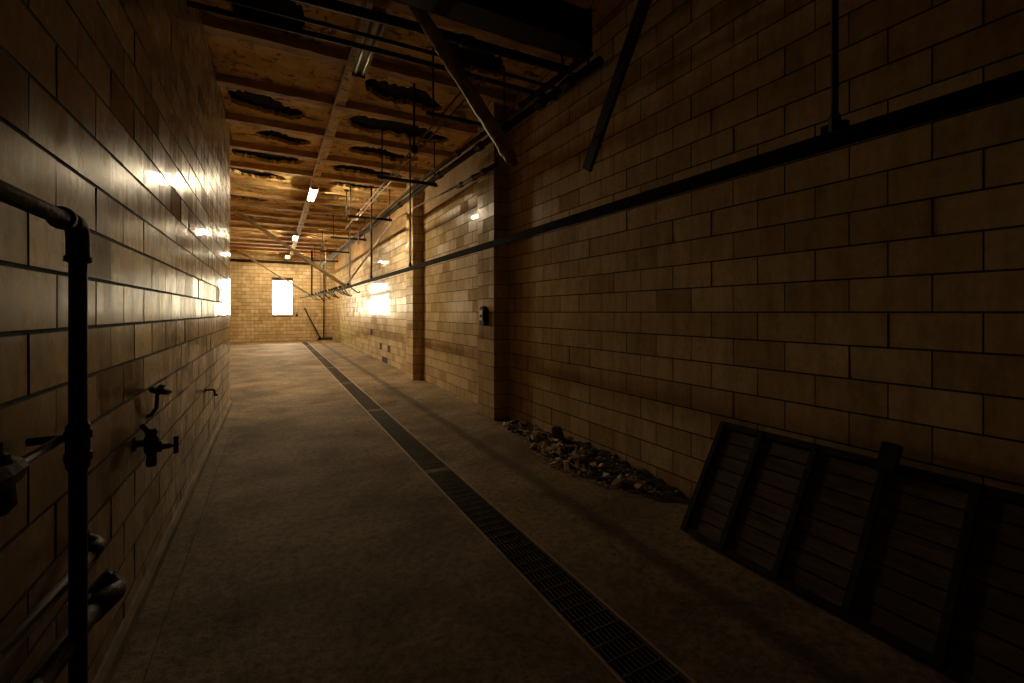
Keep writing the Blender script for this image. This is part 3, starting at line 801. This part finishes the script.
rod((2.2, 15.3, 2.495), (2.2, 15.3, ZC), 0.018, 'galv', 'pale vertical rail rod just before the braced joint', hg)
rod((2.02, 20.9, 2.49), (2.02, 20.9, ZC), 0.025, 'galv', 'pale vertical rail rod between the two braced joints', hg)
rod((1.72, 24.6, 2.47), (1.72, 24.6, ZC), 0.04, 'iron', 'thick dark vertical post at the far braced joint', hg)
rod((1.94, 22.4, 2.48), (1.94, 22.4, ZC), 0.022, 'galv', 'pale vertical rail rod before the far braced joint', hg)
def brace(p0, p1, r, mat, label):
    t = thing('rail_brace', p0, label, 'brace', 'braces of the meat rail')
    MB().tube([p0, p1], r, 8).build('tube', mat, t)
    for p in (p0, p1):
        p = Vector(p); d = (Vector(p1) - Vector(p0)).normalized()
        MB().beam(p - d * 0.05, p + d * 0.09, 0.02, r * 3).build('lug', mat, t)
brace((2.18, 16.4, 2.54), (-1.06, 16.4, 4.80), 0.055, 'pale', 'long pale brace slanting from the rail up left to the ceiling')
brace((2.22, 16.4, 2.54), (3.1, 13.6, 4.26), 0.03, 'pale', 'brace rising from the rail joint towards the right wall')
brace((1.66, 25.0, 2.50), (-1.75, 25.6, 4.78), 0.04, 'pale', 'far thin brace slanting up left past the window')
for lbl, x, y, zt_, zb in (('short pale drop rod hanging free under the ceiling pipes', 2.35, 14.6, ZC, 3.75), ('short dark drop rod with a cap below the ceiling', 1.7, 12.4, ZC, 4.05)):
    t = thing('drop_rod', (x, y, zb), lbl, 'rod')
    MB().tube([(x, y, zb), (x, y, zt_)], 0.014, 8).build('rod', 'galv' if 'pale' in lbl else 'iron', t)
    MB().lathe((x, y, zt_ - 0.05), (0, 0, 1), [(0, 0.03), (0.02, 0.06), (0.05, 0.06)], 8).build('cap', 'iron', t)
# pendant sprinkler-like drop seen beside the lagged pipe
t = thing('pendant_drop', (1.72, 6.1, 3.86), 'black pendant fitting hanging beside the thin pale pipes', 'pendant')
MB().tube([(1.72, 6.1, 3.95), (1.72, 6.1, ZC)], 0.016, 8).build('stem', 'iron', t)
MB().lathe((1.72, 6.1, 3.82), (0, 0, 1), [(0, 0.02), (0.03, 0.05), (0.09, 0.055), (0.12, 0.02), (0.16, 0.018)], 10).build('head', 'iron', t)
MB().lathe((1.72, 6.1, ZC - 0.04), (0, 0, 1), [(0, 0.02), (0.015, 0.06), (0.04, 0.06)], 10).build('ceiling_cup', 'iron', t)

# hooks hanging on the far part of the rail
def rail_at(y):
    for a, b_ in zip(rail_pts[:-1], rail_pts[1:]):
        if a.y <= y <= b_.y: return a.lerp(b_, (y - a.y) / (b_.y - a.y))
    return rail_pts[-1]
S = [(-0.03, 0.0, 0.06), (0.0, 0.02, 0.085), (0.04, 0.04, 0.06), (0.09, 0.045, -0.03), (0.20, 0.04, -0.13), (0.29, 0.035, -0.20), (0.34, 0.03, -0.20), (0.36, 0.03, -0.15)]
hk_me = MB().tube(bend(S, 0.02, 2), 0.02, 6).mesh('hook_bar', 'iron')
wh_me = MB().lathe((0, -0.03, 0.085), (0, 1, 0), [(0, 0.05), (0.02, 0.05), (0.024, 0.035), (0.036, 0.035), (0.04, 0.05), (0.06, 0.05)], 10).mesh('trolley_wheel', 'iron')
hook_ys = [15.6, 16.9, 17.5, 18.2, 18.7, 19.5, 20.1, 20.8, 21.6, 22.1, 22.9, 23.6, 24.3, 25.0]
ORD = 'first second third fourth fifth sixth seventh eighth ninth tenth eleventh twelfth thirteenth fourteenth'.split()
for i, y in enumerate(hook_ys):
    p = rail_at(y)
    lab = ('meat hook hanging ' + ORD[i] + ' from the near end of the row on the rail') if i else 'meat hook hanging nearest the viewpoint, first of the row on the rail'
    t = thing('meat_hook', p + Vector((0, 0, 0.0)), lab, 'hook', 'meat hooks on the rail')
    t.rotation_euler = (0, random.uniform(-0.2, 0.35), random.uniform(-0.5, 0.2))
    for nm, me in (('hook_bar', hk_me), ('trolley_wheel', wh_me)):
        o = bpy.data.objects.new(nm, me); o.parent = t; COL.objects.link(o)

# ------------------------------------------------------------------ far wall details
pipe('end_wall_pipe', [(XFAR + 0.05, 28.2, 4.42), (2.0, 28.2, 4.42), (2.0, 28.2, 4.75)], 0.06, 'iron', 'dark pipe running along the top of the far wall', rad=0.15, couplings=(0.5,))
pipe('end_wall_conduit', [(2.62, 28.33, 0.1), (2.62, 28.33, 4.7)], 0.03, 'rust', 'vertical conduit on the far wall right of the window', 'conduit')
pipe('leaning_pole', [(2.42, 27.4, 0.05), (1.60, 28.33, 1.85)], 0.04, 'iron', 'dark pole leaning against the far wall', 'pole')
pipe('floor_pipe', [(2.3, 28.2, 0.08), (3.1, 28.2, 0.08)], 0.07, 'iron', 'short dark pipe lying at the foot of the far wall')
t = thing('wall_bracket', (1.2, 28.37, 1.42), 'small dark bracket on the far wall beside the window sill', 'bracket')
MB().box(1.14, 1.26, 28.3, 28.4, 1.36, 1.5).build('plate', 'iron', t); MB().tube([(1.2, 28.32, 1.5), (1.2, 28.25, 1.62)], 0.02, 6).build('pin', 'iron', t)

# ------------------------------------------------------------------ switch box on the nearer pilaster
t = thing('switch_box', (XP, 6.36, 1.42), 'small dark switch box with a pale plate on the nearer pilaster', 'switch box')
sb2 = MB(); n_ = 10
out = [(-0.075, 0.0), (0.075, 0.0), (0.085, 0.03), (0.085, 0.2)] + [(0.085 * math.cos(i * PI / n_), 0.2 + 0.1 * math.sin(i * PI / n_)) for i in range(1, n_)] + [(-0.085, 0.2), (-0.085, 0.03)]
k = len(out)
for dx in (0.0, -0.075): sb2.v += [(XP + dx, 6.36 + a, 1.42 + b_) for a, b_ in out]
sb2.f = [tuple(range(k))] + [tuple(range(2 * k - 1, k - 1, -1))] + [(i, k + i, k + (i + 1) % k, (i + 1) % k) for i in range(k)]; sb2.sm = [False] * len(sb2.f)
sb2.build('body', 'iron', t)
plt = MB().chambox(XP - 0.086, XP - 0.07, 6.36 - 0.06, 6.36 + 0.06, 1.50, 1.66, 0.004).build('plate', 'plate', t)
MB().box(XP - 0.10, XP - 0.085, 6.352, 6.368, 1.55, 1.59).build('lever', 'iron', plt)

# ------------------------------------------------------------------ pipework on the left wall
t = thing('standpipe', (-0.55, 1.91, 0.0), 'thick black iron pipe turning down beside the left wall', 'pipe')
XQ = -0.545
MB().tube(bend([(XQ, -1.2, 1.905), (XQ, 1.90, 1.905), (XQ, 1.90, 0.02)], 0.06, 8), 0.0225, 16).build('pipe_run', 'iron', t)
e = MB(); e.tube(bend([(XQ, 1.78, 1.905), (XQ, 1.90, 1.905), (XQ, 1.90, 1.805)], 0.07, 8), 0.029, 16); elb = e.build('elbow', 'iron', t)
MB().lathe((XQ, 1.765, 1.905), (0, 1, 0), [(0, 0.024), (0.004, 0.034), (0.02, 0.034), (0.024, 0.027)], 16).build('elbow_lip', 'iron', elb)
MB().lathe((XQ, 1.90, 1.785), (0, 0, 1), [(0, 0.024), (0.004, 0.034), (0.02, 0.034), (0.024, 0.027)], 16).build('elbow_lip', 'iron', elb)
for z in (1.155, 1.225):
    MB().lathe((XQ, 1.90, z), (0, 0, 1), [(0, 0.026), (0.005, 0.035), (0.028, 0.035), (0.033, 0.026)], 8).build('union_ring', 'iron', t)
MB().lathe((XQ, 1.90, 1.13), (0, 0, 1), [(0, 0.024), (0.01, 0.030), (0.14, 0.030), (0.15, 0.024)], 14).build('tee', 'iron', t)
MB().tube([(XQ - 0.02, 1.90, 1.235), (-0.650, 1.86, 1.24)], 0.012, 8).build('wall_stay', 'iron', t)
t = thing('branch_valve', (-0.58, 1.5, 1.23), 'black valve on a short branch at the left edge of the picture', 'valve')
MB().tube([(-0.575, 1.86, 1.24), (-0.575, 0.9, 1.24)], 0.013, 8).build('branch_pipe', 'iron', t)
MB().lathe((-0.575, 1.58, 1.24), (0, -1, 0), [(0, 0.016), (0.01, 0.032), (0.05, 0.038), (0.10, 0.038), (0.14, 0.032), (0.15, 0.016)], 10).build('body', 'iron', t)
MB().lathe((-0.575, 1.505, 1.26), (0, 0, 1), [(0, 0.028), (0.03, 0.022), (0.035, 0.010), (0.06, 0.010)], 10).build('bonnet', 'iron', t)
MB().lathe((-0.575, 1.505, 1.15), (0, 0, 1), [(0, 0.02), (0.02, 0.034), (0.07, 0.03)], 10).build('drain_cup', 'iron', t)

t = thing('upper_low_pipe', (-0.6, 0.4, 0.83), 'dark pipe low on the left wall ending in a small elbow behind the standpipe', 'pipe')
MB().tube(bend([(-0.585, -1.0, 0.89), (-0.585, 1.0, 0.83), (-0.585, 2.24, 0.745)], 0.05, 6), 0.019, 12).build('pipe_run', 'rust', t)
MB().tube(bend([(-0.585, 2.14, 0.752), (-0.585, 2.25, 0.745), (-0.655, 2.25, 0.785)], 0.05, 6), 0.026, 12).build('elbow', 'iron', t)
MB().lathe((-0.625, 2.25, 0.768), (-0.87, 0, 0.49), [(0, 0.028), (0.004, 0.033), (0.024, 0.033), (0.028, 0.02)], 12).build('elbow_lip', 'iron', t)
t = thing('lower_low_pipe', (-0.58, 0.4, 0.62), 'fat dark pipe lowest on the left wall with a return bend and flange', 'pipe')
MB().tube(bend([(-0.575, -1.0, 0.80), (-0.575, 1.0, 0.68), (-0.575, 2.1, 0.56), (-0.575, 2.33, 0.51)], 0.06, 6), 0.034, 14).build('pipe_run', 'rust', t)
MB().tube(bend([(-0.575, 2.12, 0.555), (-0.565, 2.36, 0.50), (-0.615, 2.36, 0.555)], 0.08, 8), 0.042, 14).build('bend', 'iron', t)
MB().lathe((-0.59, 2.36, 0.53), (-0.7, 0, 0.7), [(0, 0.042), (0.003, 0.052), (0.016, 0.052), (0.019, 0.038), (0.026, 0.038), (0.029, 0.048), (0.04, 0.048)], 14).build('flange', 'iron', t)
MB().lathe((-0.575, 1.62, 0.612), (0, 1, -0.11), [(0, 0.036), (0.004, 0.047), (0.03, 0.047), (0.034, 0.036)], 14).build('collar', 'iron', t)

# faucet valve with T handle
fy, fz = 3.12, 0.88
t = thing('wall_faucet', (XL, fy, fz), 'black iron faucet with a T handle on the left wall', 'faucet')
MB().lathe((XL, fy, fz + 0.03), (1, 0, 0), [(0, 0.04), (0.008, 0.04), (0.012, 0.02), (0.07, 0.018)], 12).build('wall_flange', 'iron', t)
MB().lathe((XL + 0.075, fy, fz - 0.10), (0, 0, 1), [(0, 0.022), (0.02, 0.026), (0.06, 0.022), (0.09, 0.034), (0.15, 0.036), (0.17, 0.026), (0.19, 0.03), (0.205, 0.02)], 12).build('body', 'iron', t)
MB().tube([(XL + 0.06, fy - 0.02, fz + 0.1), (XL + 0.045, fy - 0.05, fz + 0.135)], 0.014, 8).build('vent_nib', 'iron', t)
h_ = MB().lathe((XL + 0.09, fy, fz), (1, 0, 0), [(0, 0.028), (0.03, 0.028), (0.034, 0.016), (0.07, 0.014), (0.075, 0.009), (0.10, 0.009)], 10); stem = h_.build('stem', 'iron', t)
h_ = MB().tube([(XL + 0.185, fy, fz - 0.045), (XL + 0.185, fy, fz + 0.05)], 0.012, 8); h_.build('t_handle', 'iron', stem)
# handwheel above it
t = thing('handwheel', (XL + 0.07, 3.42, 1.06), 'small black handwheel on a stem above the faucet', 'handwheel')
MB().tube([(XL - 0.01, 3.40, 1.0), (XL + 0.02, 3.40, 1.01), (XL + 0.045, 3.40, 1.05), (XL + 0.05, 3.40, 1.14)], 0.011, 8).build('stem', 'iron', t)
MB().lathe((XL + 0.06, 3.40, 1.135), (0.25, 0, 1), [(0, 0.02), (0.004, 0.048), (0.012, 0.058), (0.028, 0.058), (0.036, 0.045), (0.04, 0.018), (0.056, 0.013)], 16).build('wheel', 'iron', t)
for y, z, lb in ((6.0, 0.76, 'tiny dark hook high on the left wall beyond the handwheel'), ):
    t = thing('wall_hook', (XL, y, z), 'tiny dark hook on the left wall beyond the handwheel', 'hook')
    MB().lathe((XL, y, z), (1, 0, 0), [(0, 0.03), (0.01, 0.03), (0.012, 0.012)], 8).build('plate', 'iron', t)
    MB().tube(bend([(XL + 0.01, y, z), (XL + 0.09, y, z), (XL + 0.09, y, z - 0.06), (XL + 0.12, y, z - 0.06)], 0.02, 3), 0.011, 6).build('hook_bar', 'iron', t)

# ------------------------------------------------------------------ slatted panel leaning on the right wall
A0 = Vector((2.67, 0, 0.0)); A1 = Vector((3.135, 0, 0.755))
up = (A1 - A0); H = up.length; up.normalize()
nrm = Vector((-up.z, 0, up.x))                                     # towards the room
ya, yb = 2.30, 0.12
t = thing('slatted_rack', (2.9, 1.2, 0.0), 'large dark slatted wooden panel with battens leaning against the right wall', 'slatted panel')
def slab(name, y0, y1, s0, s1, n0, n1, mat):
    mb = MB(); P = lambda y, s, n: A0 + Vector((0, y, 0)) + up * s + nrm * n
    mb.quadbox([P(y0, s0, n0), P(y0, s0, n1), P(y0, s1, n1), P(y0, s1, n0), P(y1, s0, n0), P(y1, s0, n1), P(y1, s1, n1), P(y1, s1, n0)])
    return mb.build(name, mat, t)
NS = 8
for i in range(NS):
    s0 = 0.045 + (H - 0.09) * i / NS; s1 = 0.045 + (H - 0.09) * (i + 1) / NS - 0.009
    j = random.uniform(-0.0015, 0.0015)
    sl = slab('slat', yb, ya, s0, s1, 0.004 + j, 0.022 + j, 'batten')
    sl.data.materials.append(M['wood'])
    for p_ in sl.data.polygons:
        if p_.normal.dot(nrm) > 0.9: p_.material_index = 1
slab('added_gap_backing', yb, ya, 0.03, H - 0.03, -0.006, 0.003, 'batten')  # dark board added behind the slats, keeps lit wall out of the gaps
slab('bottom_rail', yb, ya + 0.02, 0.012, 0.05, 0.0, 0.045, 'batten')
slab('top_rail', yb, ya + 0.02, H - 0.045, H, 0.0, 0.045, 'batten')
for y in (ya + 0.005, 1.995, 1.63, 1.255, 0.88, 0.50, yb + 0.02):
    slab('batten', y - 0.018, y + 0.018, 0.02, H - 0.01, 0.018, 0.050, 'batten')
slab('lug', 1.255 - 0.055, 1.255 + 0.03, H - 0.07, H + 0.10, 0.03, 0.075, 'batten')

# ------------------------------------------------------------------ rubble along the foot of the right wall
rnd = random.Random(21)
def chip_mesh(sx, sy, sz, seed):
    r = random.Random(seed); mb = MB(); n = r.choice((5, 6, 7)); o = 0
    ring = [(math.cos(2 * PI * i / n + r.uniform(-.3, .3)) * r.uniform(.7, 1.1), math.sin(2 * PI * i / n + r.uniform(-.3, .3)) * r.uniform(.7, 1.1)) for i in range(n)]
    for z, s_ in ((-0.5, 0.92), (0.25, 1.0), (0.5, 0.8)):
        mb.v += [(x * sx * s_, y * sy * s_, z * sz + r.uniform(-.06, .06) * sz) for x, y in ring]
    for k in range(2):
        for i in range(n): mb.f.append((k * n + i, k * n + (i + 1) % n, (k + 1) * n + (i + 1) % n, (k + 1) * n + i)); mb.sm.append(False)
    mb.f += [tuple(range(n))[::-1], tuple(range(2 * n, 3 * n))]; mb.sm += [False, False]
    return mb
def heap(y):                                                         # outline of the heap: width from the wall and height
    if y > 5.0: f = 0.45 * max(0, 1 - abs(y - 5.4) / 0.55)
    else: f = max(0.0, 1 - abs(y - 3.95) / 1.25) ** 0.6
    return 0.16 + 0.36 * f, 0.02 + 0.11 * f
chips = [chip_mesh(rnd.uniform(.035, .085), rnd.uniform(.02, .045), rnd.uniform(.010, .026), 50 + i).mesh('rubble_chunk', 'chip' if i % 4 else 'dirt') for i in range(12)]
for i in range(90):
    y = rnd.triangular(2.75, 5.9, 3.9) if i < 74 else rnd.uniform(5.0, 5.9)
    wd, hh = heap(y); q = rnd.random() ** 0.8
    o = bpy.data.objects.new('rubble_chunk', rnd.choice(chips))
    o.location = (XR - 0.05 - wd * q, y, max(0.012, hh * (1 - q * 0.9) + 0.02))
    o.rotation_euler = (rnd.uniform(-.6, .6), rnd.uniform(-.8, .4), rnd.uniform(0, 6.28))
    tag(o, 'broken chunk of plaster or tile in the rubble along the right wall', 'rubble', 'rubble chunks along the right wall')
    COL.objects.link(o)
mb = MB()                                                            # dirt and small crumbs under the chunks
ny, nx = 60, 8
for j in range(ny + 1):
    y = 2.55 + 3.4 * j / ny; wd, hh = heap(y)
    ed = min(1, j / 4, (ny - j) / 4)
    for i in range(nx + 1):
        q = i / nx
        mb.v.append((XR - 0.004 - wd * q * (0.8 + 0.3 * rnd.random()) * (0.3 + 0.7 * ed), y, 0.002 + max(0, hh * (1 - q) * ed * (0.7 + 0.6 * rnd.random())) if i < nx else 0.001))
for j in range(ny):
    for i in range(nx):
        a = j * (nx + 1) + i
        mb.f.append((a, a + 1, a + nx + 2, a + nx + 1)); mb.sm.append(False)
dirt = mb.build('rubble_dirt', 'dirt', at=(XR, 4.2, 0))
tag(dirt, 'dark dirt heaped under the rubble at the foot of the right wall', 'dirt', kind='stuff')
crumbs = MB()
for i in range(420):
    y = rnd.triangular(2.6, 5.95, 4.0); wd, hh = heap(y); q = rnd.random()
    s_ = rnd.uniform(.006, .02); cm = chip_mesh(s_, s_ * .8, s_ * .7, 900 + i)
    R_ = Matrix.Rotation(rnd.uniform(0, 6.28), 3, 'Z') @ Matrix.Rotation(rnd.uniform(-.7, .7), 3, 'X')
    P_ = Vector((XR - 0.03 - wd * 1.15 * q, y, max(0.006, hh * (1 - q)) + 0.01)); k = len(crumbs.v)
    crumbs.v += [tuple(R_ @ Vector(p) + P_) for p in cm.v]; crumbs.f += [tuple(k + z for z in f) for f in cm.f]; crumbs.sm += cm.sm
tag(crumbs.build('rubble_crumbs', 'chip', at=(XR, 4.2, 0)), 'pale crumbs scattered over the rubble by the right wall', 'rubble', kind='stuff')
t = thing('rubble_lump', (3.05, 4.55, 0.0), 'dark upright lump standing in the rubble against the right wall', 'lump')
lm = chip_mesh(0.085, 0.07, 0.19, 5); lm.v = [(x + 3.06 - 0.25 * z, y + 4.52 + 0.2 * z, z + 0.14) for x, y, z in lm.v]
lm.build('lump', 'dirt', t)
